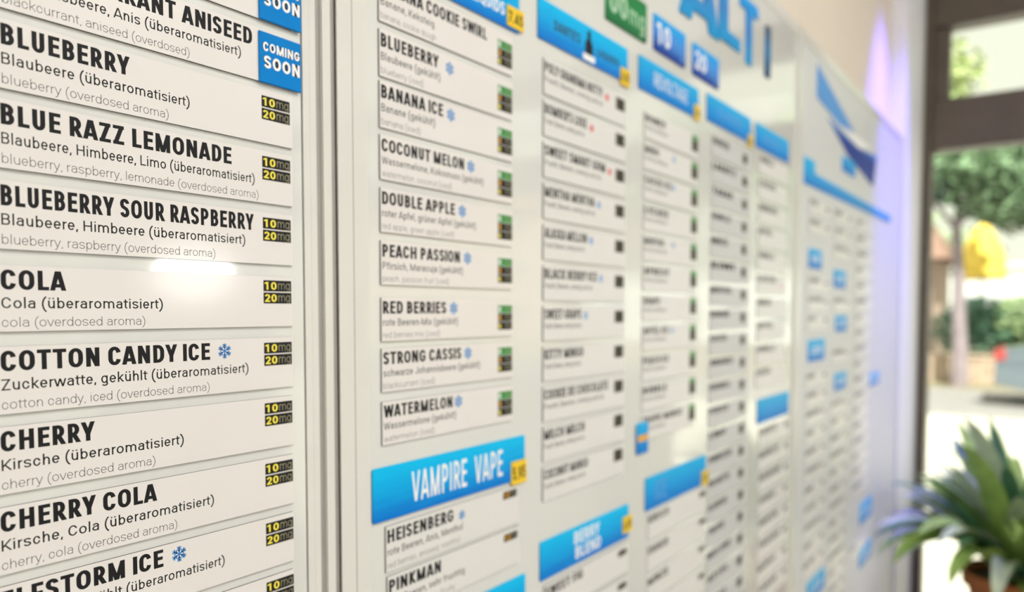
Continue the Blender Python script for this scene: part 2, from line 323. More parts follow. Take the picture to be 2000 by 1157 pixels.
def snow(cx, cy, R, V, F):
    for k in range(6):
        a = math.radians(90+60*k); c, s = math.cos(a), math.sin(a)
        def P(u, v): return (cx+u*c-v*s, cy+u*s+v*c)
        segs = [(P(0, 0), P(R, 0))]+[(P(R*u, 0), P(R*(u+.28), sg*R*.27)) for u in (.35, .62) for sg in (1, -1)]
        for p0, p1 in segs:
            L = math.hypot(p1[0]-p0[0], p1[1]-p0[1]); nx, ny = -(p1[1]-p0[1])/L*R*.075, (p1[0]-p0[0])/L*R*.075; i = len(V)
            V += [(p0[0]+nx, p0[1]+ny, k), (p0[0]-nx, p0[1]-ny, k), (p1[0]-nx, p1[1]-ny, k), (p1[0]+nx, p1[1]+ny, k)]; F.append((i, i+1, i+2, i+3))
EPS = 4e-6
def letters(name, txt, style, cap, x, z, yf, m, parent, x1=None, n=5, shear=0, snow_at=None, grow=0):
    """flat print lying on a plate front: cap height, left edge x, baseline z, optional right edge x1"""
    st = (style[0], style[1]+grow, style[2]+grow, style[3])
    if txt: V, F, adv = layout(txt, st, n)
    else: V, F, adv = [], [], 1
    k = cap/HC; kx = k
    if txt:
        xs = [v[0] for v in V]; a, b = min(xs), max(xs); kx = (x1-x)/(b-a) if x1 else k
        V = [(x+(v[0]-a)*kx+shear*v[1]*k, yf-EPS*(v[2]+1), z+v[1]*k) for v in V]
    me = bpy.data.meshes.new(name); me.from_pydata(V, [], F)
    return link(name, me, m, parent)
def snowflake(parent, cx, cz, R, yf, m):
    V, F = [], []; snow(cx, cz, R, V, F)
    me = bpy.data.meshes.new('snowflake_symbol'); me.from_pydata([(x, yf-EPS*(1+d % 6), z) for x, z, d in V], [], F)
    return link('snowflake_symbol', me, m, parent)

TB, TF = .0008, .0004            # magnet vinyl and printed face
FRONT = -(TB+TF)
_me = {}
def box_me(key, *b, bev=0):
    if key not in _me: _me[key] = MB().box(*b).mesh(key, bev)
    return _me[key]
CW, CHH = .0166, .0054           # strength mark size
def mark(parent, x, z, txt, chip='chip', ink='yellow_ink', lod=4):
    o = link('strength_mark', box_me('strength_mark_'+chip, 0, CW, FRONT-.00004, FRONT, 0, CHH), M[chip], parent, (x, 0, z))
    key = ('num', txt, ink, lod)
    num, unit = txt.split(' ')
    if key not in _me:
        d = letters('number_lettering', num, BOLD, .0038, .0007, .0008, FRONT-.00005, M[ink], o, x1=.0007+.0035*len(num)-(.0006 if len(num) < 2 else 0), n=lod)
        u = letters('unit_lettering', unit, LIGHT, .0042, .0087, .0010, FRONT-.00005, M['mg_ink'], o, x1=.0158, n=lod)
        _me[key] = (d.data, u.data)
    else:
        link('number_lettering', _me[key][0], None, o); link('unit_lettering', _me[key][1], None, o)
    return o
def strip(x0, x1, z0, h, label, group, face='strip', title=None, de=None, en=None, tx=.0013, flake=None, marks=(), flake_ink='ink_blue', inks=('ink', 'ink', 'ink_grey'), lod=5, spot=None, jig=0):
    """one magnetic flavour strip; text extents are absolute X along the wall"""
    w = x1-x0
    far = x0 > .64; r = empty('flavour_strip', (x0, 0, z0)); tag(r, label, 'label strip', group)
    if jig: r.rotation_euler = (0, jig, 0)
    link('magnetic_backing', box_me('magnetic_backing_%d_%d_%d' % (w*1e4, h*1e4, far), 0, w, -TB, 0, 0, h), M['foil' if far else 'magnet'], r)
    link('printed_face', box_me('printed_face_%d_%d_%s' % (w*1e4, h*1e4, face), 0, w, FRONT, -TB, 0, h), M[face], r)
    k = h/.0253
    if title: letters('title_lettering', title[0], BOLDC, (.0077 if x0 < .2 else .0073 if x0 < .8 else .0088)*k, tx, .0160*k, FRONT, M[inks[0]], r, x1=title[1]-x0, n=lod)
    if de: letters('german_lettering', de[0], REG, .0042*k, tx, .0089*k, FRONT, M[inks[1]], r, x1=de[1]-x0, n=max(3, lod-1))
    if en: letters('english_lettering', en[0], LIGHT, .0036*k, tx, .0018*k, FRONT, M[inks[2]], r, x1=en[1]-x0, n=max(3, lod-1))
    if flake: snowflake(r, flake[0]-x0, flake[1]-z0, flake[2], FRONT, M[flake_ink])
    if spot: o = link('colour_dot', MB().slab([(math.cos(a*math.pi/5)*.003, math.sin(a*math.pi/5)*.003) for a in range(10)], FRONT-.00005, FRONT).mesh('colour_dot'), M[spot[2]], r, (spot[0]-x0, 0, spot[1]-z0))
    for mx, mz, t, chip, ink in marks: mark(r, mx-x0, mz-z0, t, chip, ink, 4 if lod > 4 else 3)
    return r

# ================================================================ the room
RX0, RX1, RY1, RZ = -1.6, 2.3, -4.4, 2.9
struct(MB().box(RX0, RX1, .03, .25, 0, RZ).build('wall_left', M['wall']))
struct(MB().box(RX0-.2, RX0, RY1, .25, 0, RZ).build('wall_back', M['wallw']))
struct(MB().box(RX0-.2, RX1, RY1-.2, RY1, 0, RZ).build('wall_right', M['wallw']))
fl = struct(empty('floor', (0, 0, 0)))
pm = MB().box(0, .98, 0, .158, -.02, 0).mesh('plank', .0015); pm.materials.append(M['floor'])
for i in range(4):
    for j in range(28): link('plank', pm, None, fl, (RX0+i*.985-.02, RY1+j*.16, 0))
struct(MB().box(RX0-.2, RX1+.1, RY1-.2, .25, RZ, RZ+.15).build('ceiling', M['ceil']))
struct(MB().box(RX0, RX1-.02, .012, .03, 0, .08).build('baseboard_left', M['trimw']))
for i, (px_, py_) in enumerate(PANELS):
    r = tag(empty('ceiling_light', (px_, py_, 2.9)), 'square flat white panel lamp in the shop ceiling, ' + ('over the nearest board', 'over the middle board', 'by the shop window', 'in the middle of the room', 'in the back corner of the room')[i], 'ceiling light', 'ceiling panel lamps')
    f = MB(); f.box(-.3, .3, -.3, -.285, -.03, 0); f.box(-.3, .3, .285, .3, -.03, 0); f.box(-.3, -.285, -.285, .285, -.03, 0); f.box(.285, .3, -.285, .285, -.03, 0); f.build('frame', M['trimw'], r)
    MB().box(-.285, .285, -.285, .285, -.012, -.006).build('diffuser', M['diff'], r)
r = tag(empty('spotlight', (1.92, -.20, 2.62)), 'small black spotlight throwing violet light down the board wall beside the window', 'spotlight')
MB().lathe([(.0, .06), (.03, .06), (.034, .03), (.034, -.02), (.030, -.02), (.028, .02), (0, .02)]).build('housing', M['blackm'], r, smooth=True)
MB().lathe([(0, -.002), (.028, -.002), (.028, .004), (0, .004)], (0, 0, -.03+.04)).build('lens', M['violet'], r)
MB().box(-.008, .008, -.008, .008, .06, .28).build('stem', M['blackm'], r)

r = tag(empty('added_pendant_lamp', (1.01, -1.30, 1.585)), 'opal glass pendant lamp hanging in front of the boards, seen as a glint', 'pendant lamp')  # unseen lamp, added only for its glint on the nearest board
gb = MB().lathe([(.0, -.062)]+[(.085*math.cos(a*math.pi/12), .062*math.sin(a*math.pi/12)) for a in range(-5, 6)]+[(.02, .062)], n=28).build('glass_globe', M['globe'], r, smooth=True)
MB().lathe([(0, .09), (.022, .09), (.024, .058), (0, .058)], n=16).build('lamp_cap', M['blackm'], r)
MB().tube((0, 0, .085), (0, 0, 1.315), .003, .003, 6).build('cord', M['blackm'], r)
r = tag(empty('added_cabinet', (1.90, -1.97, 0)), 'plain light grey cabinet added out of view to grey the reflections in the boards', 'cabinet')  # unseen cabinet, added to keep bright pavement out of the board reflections
MB().box(.01, .36, 0, 1.30, .06, 1.30).build('body', M['alu_and_shade_grey'], r, bev=.003)
MB().box(0, .37, -.01, 1.31, 1.30, 1.33).build('worktop', M['trimw'], r, bev=.003)
MB().box(.03, .35, .02, 1.28, 0, .06).build('plinth', M['dark_fill'], r)
for k in range(3):
    d = MB().box(-.008, .01, .005+k*.433, .428+k*.433, .07, 1.285).build('door', M['grey_door'], r, bev=.002)
    MB().box(-.028, -.008, .38+k*.433, .39+k*.433, .9, 1.05).build('handle', M['metal'], d)
# ---------------------------------------------------------------- shop-front window wall at X = 2.3
def yz(y0, y1, z0, z1, x0=2.30, x1=2.37): return (x0, x1, min(y0, y1), max(y0, y1), z0, z1)
struct(MB().box(2.035, 2.30, -.004, .03, 0, RZ).build('trim_3', M['jamb']))
struct(MB().box(2.27, 2.40, -.006, .25, 0, RZ).build('trim_1', M['trimw']))              # pale reveal between board wall and frame
struct(MB().box(2.30, 2.40, RY1, -.006, 2.34, RZ).build('wall_front', M['wallw']))
glass = bpy.data.materials.new('window_glass'); glass.use_nodes = True; t = glass.node_tree; t.nodes.remove(t.nodes['Principled BSDF'])
tr = t.nodes.new('ShaderNodeBsdfTransparent'); gl = t.nodes.new('ShaderNodeBsdfGlossy'); gl.inputs['Roughness'].default_value = .02; fr = t.nodes.new('ShaderNodeFresnel'); mx = t.nodes.new('ShaderNodeMixShader')
tr.inputs[0].default_value = (.96, .98, .97, 1); fr.inputs[0].default_value = 1.25
t.links.new(fr.outputs[0], mx.inputs[0]); t.links.new(tr.outputs[0], mx.inputs[1]); t.links.new(gl.outputs[0], mx.inputs[2]); t.links.new(mx.outputs[0], t.nodes['Material Output'].inputs[0])
Z0, ZT0, ZT1, Z1 = .10, 1.921, 2.050, 2.34
edges = [-.006, -1.10, -2.20, -3.30, -4.395]
for i in range(4):
    a, b = edges[i], edges[i+1]
    w = struct(empty('window_%d' % (i+1), (0, 0, 0)))
    MB().box(*yz(a, a-.020, Z0, Z1)).build('frame_post', M['frame'], w, bev=.003)
    MB().box(*yz(b+.020, b, Z0, Z1)).build('frame_post', M['frame'], w, bev=.003)
    MB().box(*yz(a-.020, b+.020, ZT0, ZT1)).build('transom', M['frame_in'] if i else M['frame'], w, bev=.004)
    MB().box(*yz(a-.020, b+.020, 2.236, Z1)).build('frame_head', M['frame'], w, bev=.003)
    MB().box(*yz(a-.020, b+.020, Z0, Z0+.12)).build('bottom_rail', M['frame'], w, bev=.003)
    s = MB(); s.box(*yz(a-.020, a-.056, ZT1, 2.236, 2.31, 2.36)); s.box(*yz(b+.020, b+.056, ZT1, 2.236, 2.31, 2.36)); s.build('fanlight_sash', M['frame'], w, bev=.003)
    MB().box(*yz(a-.052, b+.052, ZT1-.005, 2.24, 2.333, 2.339)).build('fanlight_pane', glass, w)
    MB().box(*yz(a-.018, b+.018, Z0+.115, ZT0+.005, 2.333, 2.339)).build('pane', glass, w)
struct(MB().box(2.30, 2.40, RY1, -.006, 0, .10).build('trim_2', M['frame']))

# ================================================================ boards and the sliding frame between them
def board(label, x0, x1, z0, z1, m, y=.0):
    r = tag(empty('price_board', (x0, .03, z0)), label, 'board', 'price boards on the wall')
    MB().box(0, x1-x0, y-.03, -.012, 0, z1-z0).build('board_panel', M[m], r)
    MB().box(.01, x1-x0-.01, -.012, 0, .02, z1-z0-.02).build('back_plate', M['alu_and_shade_grey'], r)
    return r
BZ0, BZ1 = .80, 1.906
ba = board('nearest white magnetic board, carrying strips with large sharp capitals', -.95, .2604, BZ0, BZ1, 'board')
bb = board('long white magnetic board in the middle with five columns of strips', .2840, 1.1500, BZ0, BZ1, 'board')
bc = board('pale grey printed board at the far end, washed in violet light', 1.1700, 2.02, BZ0, BZ1, 'panel_c')
e = MB(); e.box(1.1502-.284, 1.1700-.284, -.0335, -.012, 0, BZ1-BZ0); e.build('edge_profile', M['alu'], bb)
e = MB(); e.box(0, .866, -.0312, -.012, BZ1-BZ0-.012, BZ1-BZ0+.002); e.build('top_profile', M['alu'], bb)
e = MB(); e.box(0, .85, -.0312, -.012, BZ1-BZ0-.012, BZ1-BZ0+.002); e.build('top_profile', M['alu'], bc)
# stepped aluminium sliding track between the two boards
tr_ = tag(empty('sliding_track', (.2604, 0, BZ0)), 'tall white grooved aluminium track standing between the first two boards', 'track')
H_ = BZ1-BZ0
def rail(name, x0, x1, yf, m, yb=.02): MB().box(x0-.2604, x1-.2604, yf, yb, 0, H_).build(name, M[m], tr_)
rail('dark_fill', .2604, .2612, .0005, 'dark_fill')  # dark strip standing in for the shaded gap beside the board
rail('rail', .2612, .2655, -.0006, 'alu')
rail('groove', .2655, .2659, .001, 'dark_fill')  # narrow groove, its shade put in as dark colour
rail('rail', .2659, .2700, -.0002, 'alu')
rail('groove', .2700, .2742, .0012, 'alu_and_shade_grey')  # shallow groove, recess shade put into the grey base colour
rail('rail', .2742, .2766, -.0008, 'alu')
rail('rail', .2766, .2800, -.0003, 'alu')
rail('dark_fill', .2800, .2806, .0008, 'dark_fill')  # another dark strip in place of a shaded gap
rail('groove', .2806, .2840, .001, 'alu_and_shade_grey')  # darker grey paints the shade of this recess
# raised border of the middle board
for name, x0, x1, yf, m in (('border_profile', .2840, .2885, -.0010, 'alu'), ('border_profile', .2885, .2950, -.0004, 'alu'), ('border_seam', .2950, .2955, -.0003, 'dark_fill'), ('border_profile', .2955, .3065, -.0002, 'alu')):
    MB().box(x0-.284, x1-.284, -.03+yf, -.0285, 0, H_).build(name, M[m], bb)

# ================================================================ strips, column 1 (sharp)
def two(x, z): return ((x, z, '10 mg', 'chip', 'yellow_ink'), (x, z-.0060, '20 mg', 'chip', 'yellow_ink'))
MX = .2352
G1 = 'strips on the nearest board'
X0 = .1191; X1 = .2537; TX1 = .0016
col1 = [
 (1.6405, None, None, None, None, 0, 'white strip at the very top of the nearest board, cut by the frame'),
 (1.6108, ('BLACKCURRANT ANISEED', .2318), ('Johannisbeere, Anis (überaromatisiert)', .2255), ('blackcurrant, aniseed (overdosed)', .1990), None, 0, 'white strip reading BLACKCURRANT ANISEED, below the topmost one'),
 (1.5816, ('BLUEBERRY', .1718), ('Blaubeere (überaromatisiert)', .1986), ('blueberry (overdosed aroma)', .1885), None, 1, 'nearest-board strip reading BLUEBERRY in sharp bold capitals, no snowflake'),
 (1.5525, ('BLUE RAZZ LEMONADE', .2195), ('Blaubeere, Himbeere, Limo (überaromatisiert)', .2320), ('blueberry, raspberry, lemonade (overdosed aroma)', .2340), None, 1, 'white strip reading BLUE RAZZ LEMONADE in bold capitals'),
 (1.5228, ('BLUEBERRY SOUR RASPBERRY', .2312), ('Blaubeere, Himbeere (überaromatisiert)', .2262), ('blueberry, raspberry (overdosed aroma)', .2100), None, 1, 'white strip reading BLUEBERRY SOUR RASPBERRY in bold capitals'),
 (1.4922, ('COLA', .1442), ('Cola (überaromatisiert)', .1840), ('cola (overdosed aroma)', .1759), None, 1, 'white strip whose title is just COLA, three lines of print'),
 (1.4615, ('COTTON CANDY ICE', .2064), ('Zuckerwatte, gekühlt (überaromatisiert)', .2268), ('cotton candy, iced (overdosed aroma)', .2058), .2140, 1, 'white strip reading COTTON CANDY ICE with a sharp blue snowflake'),
 (1.4316, ('CHERRY', .1538), ('Kirsche (überaromatisiert)', .1925), ('cherry (overdosed aroma)', .1790), None, 1, 'white strip whose title is the single word CHERRY'),
 (1.4015, ('CHERRY COLA', .1795), ('Kirsche, Cola (überaromatisiert)', .2070), ('cherry, cola (overdosed aroma)', .1885), None, 1, 'white strip reading CHERRY COLA in bold capitals'),
 (1.3717, ('ELFSTORM ICE', .1817), ('süß, herb, gekühlt (überaromatisiert)', .2120), None, .1892, 1, 'white strip with title ending in STORM ICE and a snowflake, cut by the lower frame'),
 (1.3420, None, None, None, None, 1, 'lowest strip on the nearest board, showing only its two black marks'),
]
for z, a, b, c, fl_, mk, lab in col1:
    h = .0252 if z != 1.4922 else .0246
    x0 = X0+(z-1.49)*.028; x1_ = X1*.9962+(z-1.49)*.012; a, b, c = [q_ and (q_[0], q_[1]*.9962) for q_ in (a, b, c)]; fl_ = fl_ and fl_*.9962
    r = strip(x0, x1_, z, h, lab, G1, 'strip', a, b, c, TX1, (fl_, z+.0196, .0036) if fl_ else None, two(MX+(z-1.49)*.006, z+.0173) if mk else (), lod=7)
# "coming soon" plates
def soon(x0, z0, label):
    r = tag(empty('coming_soon_plate', (x0, 0, z0)), label, 'sign', 'coming soon plates')
    MB().box(0, .0250, FRONT-.0011, FRONT-.00002, 0, .0243).build('plate', M['coming'], r, bev=.0003)
    yf = FRONT-.0011
    for t_, cap, z, x, x1 in (('COMING', .0044, .0152, .0018, .0242), ('SOON', .0060, .0072, .0022, .0243)):
        letters('lettering_outline', t_, BOLD, cap, x, z, yf, M['ink'], r, x1, 6, grow=.13)
        letters('white_lettering', t_, BOLD, cap, x+.0003, z, yf-.00004, M['white_ink'], r, x1-.0003, 6, grow=.02)
    return r
soon(.2342, 1.6103, 'blue square plate reading COMING SOON on the strip above BLUEBERRY, fully in view')
soon(.2346, 1.6403, 'blue square plate reading COMING SOON, the upper one cut by the top frame')

# ================================================================ header plates
def header(x0, x1, z0, z1, label, mat_='header', y=0, group='blue header plates on the boards'):
    r = tag(empty('header_plate', (x0, 0, z0)), label, 'header plate', group)
    MB().slab(rounded(0, x1-x0, 0, z1-z0, .0015), -.0012, -.0005).build('plate', M[mat_], r)
    MB().slab(rounded(.0002, x1-x0-.0002, .0002, z1-z0-.0002, .0014), -.0005, 0).build('magnetic_backing', M['magnet'], r)
    return r
def price(x0, x1, z0, z1, txt, label):
    r = tag(empty('price_tag', (x0, 0, z0)), label, 'price tag', 'yellow price tags')
    MB().slab(rounded(0, x1-x0, 0, z1-z0, .0008), -.0019, -.00121).build('tag_plate', M['tag'], r)
    letters('price_lettering', txt, BOLD, (z1-z0)*.55, .0015, (z1-z0)*.2, -.0019, M['ink'], r, x1-x0-.0015)
    return r
# column 2
h = header(.3072, .4517+.001, 1.6955, 1.7265, 'bright blue header plate at the top of the second column, cut by the frame')
letters('white_lettering', 'RED LIQUIDS', BOLD, .0085, .072, .0075, -.0012, M['white_ink'], h, .128)
price(.4375, .4575, 1.6975, 1.7115, '7.45', 'yellow tag reading 7.45 on the corner of the uppermost blue header')
h = header(.3070, .4598, 1.3772, 1.4090, 'bright blue header plate with hand-drawn white capitals under the WATERMELON strip')
HAND = (.62, .085, .10, .03)
letters('white_lettering', 'VAMPIRE', HAND, .0185, .0325, .0066, -.0012, M['white_ink'], h, .0855)
letters('white_lettering', 'VAPE', HAND, .0185, .0940, .0066, -.0012, M['white_ink'], h, .1255)
price(.4425, .4612, 1.3745, 1.3915, '5.95', 'yellow tag reading 5.95 on the header with hand-drawn capitals')

G2 = 'strips in the second column'
def three(z): return ((.4272, z+.0150, '0 mg', 'chip_green', 'white_ink'), (.4272, z+.0092, '3 mg', 'chip', 'orange_ink'), (.4272, z+.0034, '6 mg', 'chip', 'yellow_ink'))
col2 = [
 (1.6638, ('BANANA COOKIE SWIRL', .4150), ('Banane, Keksteig', .3622), ('banana, cookie dough', .3635), None, 'white strip reading BANANA COOKIE SWIRL under the topmost blue header'),
 (1.6331, ('BLUEBERRY', .3660), ('Blaubeere (gekühlt)', .3675), ('blueberry (iced)', .3520), .3765, 'second-column strip reading BLUEBERRY with a snowflake and a green mark'),
 (1.6043, ('BANANA ICE', .3700), ('Banane (gekühlt)', .3625), ('banana (iced)', .3490), .3775, 'white strip reading BANANA ICE with a blurred snowflake'),
 (1.5751, ('COCONUT MELON', .3905), ('Wassermelone, Kokosnuss (gekühlt)', .4110), ('watermelon, coconut (iced)', .3780), .3975, 'white strip reading COCONUT MELON with a snowflake'),
 (1.5451, ('DOUBLE APPLE', .3812), ('roter Apfel, grüner Apfel (gekühlt)', .4028), ('red apple, green apple (iced)', .3800), .3885, 'white strip reading DOUBLE APPLE with a snowflake'),
 (1.5150, ('PEACH PASSION', .3860), ('Pfirsich, Maracuja (gekühlt)', .3890), ('peach, passion fruit (iced)', .3750), .3938, 'white strip reading PEACH PASSION with a snowflake'),
 (1.4823, ('RED BERRIES', .3722), ('rote Beeren-Mix (gekühlt)', .3838), ('red berries mix (iced)', .3660), .3795, 'white strip reading RED BERRIES with a snowflake'),
 (1.4528, ('STRONG CASSIS', .3870), ('schwarze Johannisbeere (gekühlt)', .4068), ('blackcurrant (iced)', .3610), .3940, 'white strip reading STRONG CASSIS with a snowflake'),
 (1.4218, ('WATERMELON', .3780), ('Wassermelone (gekühlt)', .3815), ('watermelon (iced)', .3605), .3840, 'white strip reading WATERMELON just above the large blue header'),
]
for z, a, b, c, fl_, lab in col2:
    strip(.3153, .4440, z, .0264 if z > 1.6 else .0252, lab, G2, 'strip', a, b, c, .0010, (fl_, z+.0192, .0042) if fl_ else None, three(z+.001), 'ink_light_blue', lod=5, inks=('ink', 'ink_grey', 'ink_grey'))
strip(.3175, .4520, 1.3462, .0272, 'white strip with a snowflake directly under the header with hand-drawn capitals', G2, 'strip_cool', ('HEISENBERG', .3785), ('rote Beeren, Anis, Menthol', .3880), ('red berries, aniseed, menthol', .3850), .0010, (.3872, 1.3655, .0034), ((.4330, 1.3660, '12 mg', 'chip', 'orange_ink'),), 'ink_light_blue', inks=('ink', 'ink_grey', 'ink_grey'))
strip(.3185, .4530, 1.3165, .0268, 'white strip two below the hand-drawn header, title of seven capitals and no snowflake', G2, 'strip_cool', ('PINKMAN', .3660), ('rote Beeren, sehr fruchtig', .3900), ('red berries, very fruity', .3800), .0010, None, ((.4340, 1.3352, '12 mg', 'chip', 'orange_ink'),), inks=('ink', 'ink_grey', 'ink_grey'))
h = header(.3090, .4608, 1.2745, 1.3058, 'bright blue header plate at the lower frame edge of the second column')

# column 3
G3 = 'strips in the third column'
O3 = ['topmost', 'second', 'third', 'fourth', 'fifth', 'sixth', 'seventh', 'eighth', 'ninth', 'tenth', 'eleventh', 'twelfth', 'thirteenth', 'fourteenth', 'fifteenth', 'sixteenth', 'seventeenth', 'eighteenth', 'nineteenth', 'twentieth', 'twenty-first', 'twenty-second']
h = header(.4770, .6190, 1.7005, 1.7300, 'blue header plate with dark print and a bottle symbol over the third column')
letters('dark_lettering', "DANTE'S", BOLD, .0075, .022, .0115, -.0012, M['ink_soft'], h, .060)
letters('dark_lettering', 'LIQUIDS', BOLD, .0060, .088, .0100, -.0012, M['ink_soft'], h, .125)
MB().slab([(.068, .004), (.080, .004), (.080, .015), (.0765, .019), (.0765, .0255), (.0715, .0255), (.0715, .019), (.068, .015)], -.00130, -.00121).build('bottle_symbol', M['ink'], h)
MB().slab(rounded(.0645, .0835, .0015, .0065, .001), -.00136, -.00131).build('bottle_band', M['white_ink'], h)
price(.6050, .6225, 1.6970, 1.7115, '4.95', 'yellow tag on the corner of the header with the bottle symbol')
t3 = [('POLY GRANDMA NUTTY', 1172, 'red'), ("BOMBER'S LUXE", 1142, 'red'), ('SWEET SMART GUM', 1178, 'red'), ('MENTHA MENTHA', 1158, 'blue'), ('ALASKA MELLON', 1143, 'blue'), ('BLACK BERRY ICE', 1163, 'blue'), ('SWEET GRAPE', 1133, 'blue'),
      ('KITTY MINGO', 1137, ''), ('COOKIE DE CHOCOLATE', 1186, ''), ('MILCH MILCH', 1140, ''), ('COCONUT MANGO', 1147, '')]
def wx(px, y=607):                                    # X on the board wall seen along an image column, at eye height
    r = FW+RT*((px-1000)/1500)-UP*((y-678.66)/1500); return -EYE.y/r.y*r.x
for i, (t_, px, c_) in enumerate(t3):
    z = 1.6615-.03075*i; xe = wx(px)
    lab = 'blurred white strip, %s under the header with the bottle symbol, ' % O3[i] + ('with a red spot' if c_ == 'red' else 'with a pale snowflake' if c_ == 'blue' else 'plain')
    strip(.4847, .6165, z, .0262, lab, G3, 'strip_cool', (t_, xe), ('Frucht, Beeren, cremig und süß', xe-.004*(i % 3)), None, .0012,
          (xe+.007, z+.019, .0036) if c_ == 'blue' else None, ((.5975, z+.0175, '0 mg', 'chip', 'mg_ink'), (.5975, z+.0125, '3 mg', 'chip', 'mg_ink')), 'ink_light_blue', ('ink', 'ink_grey', 'ink_grey'), 4,
          spot=(xe+.008, z+.0185, 'ink_red') if c_ == 'red' else None)
h = header(.4810, .6270, 1.2930, 1.3235, 'blue header plate low in the third column with pale round print')
letters('white_lettering', 'BERRY', BOLD, .0100, .050, .0165, -.0012, M['white_ink'], h, .092)
letters('white_lettering', 'BLEND', BOLD, .0100, .052, .0040, -.0012, M['white_ink'], h, .094)
price(.6150, .6330, 1.2980, 1.3130, '6.95', 'yellow tag on the low header of the third column')
for i in range(3):
    z = 1.262-.03075*i
    strip(.4870, .6260, z, .0262, 'blurred white strip, %s under the low header of the third column' % O3[i], G3, 'strip_cool', (('SWEET FIG', 'BIG GUM', 'FRESH KIWI')[i], .545), None, None, .0012, None, ((.6070, z+.0165, '3 mg', 'chip', 'mg_ink'),), inks=('ink_soft', 'ink_grey', 'ink_grey'), lod=4)

# column 4
G4 = 'strips in the fourth column'
h = header(.6415, .7810, 1.7020, 1.7320, 'blue header plate with pale outlined print over the fourth column', 'header_small')
letters('white_lettering', 'REVOLTAGE', BOLD, .0150, .030, .0080, -.0012, M['ink_light_blue'], h, .112, grow=.04)
letters('white_lettering', 'REVOLTAGE', BOLD, .0130, .032, .0090, -.00125, M['white_ink'], h, .110, grow=-.06)
price(.7690, .7850, 1.7000, 1.7150, '5.45', 'yellow tag on the header with pale outlined print')
t4 = ['HONEY', 'MANGO', 'CASSIS ICE', 'LYCHEE', 'MENTHOL', 'APRICOT', 'GRAPE', 'APFEL ICE', 'PEACH ICE', 'BUBBLE', 'TROPIC MANGO']
for i, t_ in enumerate(t4):
    z = 1.6600-.02825*i
    strip(.6535, .7780, z, .0240, 'blurred white strip, %s under the header with pale outlined print' % O3[i], G4, 'strip_cool', (t_, (.700, .685, .715, .708, .700, .712, .690, .711, .712, .708, .745)[i]), ('Frucht und Beeren', .705), None, .0012,
          (.720, z+.018, .0036) if i in (1, 2, 4, 7) else None, ((.7640, z+.0175, '0 mg', 'chip_green', 'mg_ink'), (.7640, z+.0119, '3 mg', 'chip', 'mg_ink'), (.7640, z+.0063, '6 mg', 'chip', 'mg_ink')), 'ink_light_blue', ('ink_soft', 'ink_grey', 'ink_grey'), 3)
r = tag(empty('promotion_plate', (.6420, 0, 1.3660)), 'small upright blue plate with a yellow band at the left end of a fourth-column strip', 'sign')
MB().slab(rounded(0, .0230, 0, .0290, .001), -.0021, -.00122).build('plate', M['header_small'], r)
MB().slab(rounded(.001, .022, .0115, .0175, .0004), -.00218, -.00211).build('yellow_band', M['orange_ink'], r)
h = header(.6620, .8140, 1.3080, 1.3400, 'blue header plate low in the fourth column beside a yellow tag', 'header_small')
letters('white_lettering', 'ICE', BOLD, .0200, .022, .0060, -.0012, M['ink_light_blue'], h, .048)
price(.8010, .8210, 1.3070, 1.3230, '5.95', 'yellow tag on the low header of the fourth column')
for i in range(5):
    z = 1.2790-.0306*i
    strip(.6680, .8120, z, .0255, 'blurred white strip, %s under the low header of the fourth column' % O3[i], G4, 'strip_cool', (('KIRSCH', 'ERDBEER', 'MINZE', 'LIMETTE', 'KOKOS')[i], .715), None, None, .0012, None, ((.7960, z+.0160, '3 mg', 'chip', 'mg_ink'),), inks=('ink_soft', 'ink_grey', 'ink_grey'), lod=3)

# columns 5 and 6
G5 = 'strips in the fifth column'
h = header(.8060, .9480, 1.7060, 1.7350, 'pale blue header plate over the fifth column', 'header_small')
letters('white_lettering', 'CLASSIC', BOLD, .0100, .030, .0110, -.0012, M['ink_light_blue'], h, .110)
price(.9380, .9540, 1.7010, 1.7150, '4.45', 'yellow tag on the header over the fifth column')
words = ['ERDBEER', 'LAKRITZ', 'TABAK', 'VANILLE', 'MINZE', 'KIWI', 'MENTHOL', 'BANANE', 'CASSIS', 'ANANAS', 'KARAMELL', 'PFIRSICH', 'LIMO', 'HIMBEERE', 'WALDMEISTER', 'BLAUBEERE', 'TRAUBE', 'MELONE', 'APFEL', 'MANGO', 'KOKOS']
for i in range(20):
    z = 1.6700-.0274*i
    strip(.8220, .9500, z, .0225, 'blurred grey strip, %s from the top of the fifth column' % O3[i], G5, 'strip_grey', (words[i], .822+.052+.022*((i*7) % 4)/3), None, None, .0012, None, ((.9200, z+.0135, '3 mg', 'chip', 'mg_ink'), (.9200, z+.0079, '6 mg', 'chip', 'mg_ink')), inks=('ink', 'ink_grey', 'ink_grey'), lod=3)
G6 = 'strips in the sixth column'
h = header(.9680, 1.1080, 1.7060, 1.7360, 'pale blue header plate over the last column of the middle board', 'header_small')
letters('white_lettering', 'AROMEN', BOLD, .0100, .030, .0110, -.0012, M['ink_light_blue'], h, .105)
for i in range(10):
    z = 1.6740-.0305*i
    strip(.9830, 1.1050, z, .0250, 'faint white strip, %s from the top of the last column on the middle board' % O3[i], G6, 'strip_cool', (words[(i*5+3) % 20], 1.040+.010*(i % 3)), None, None, .0012, None, (), inks=('ink_grey', 'ink_grey', 'ink_grey'), lod=3, spot=(1.09, z+.012, 'ink_red') if i == 5 else None)
h = header(.9900, 1.1290, 1.3520, 1.3840, 'pale blue header plate low in the last column of the middle board', 'header_small')
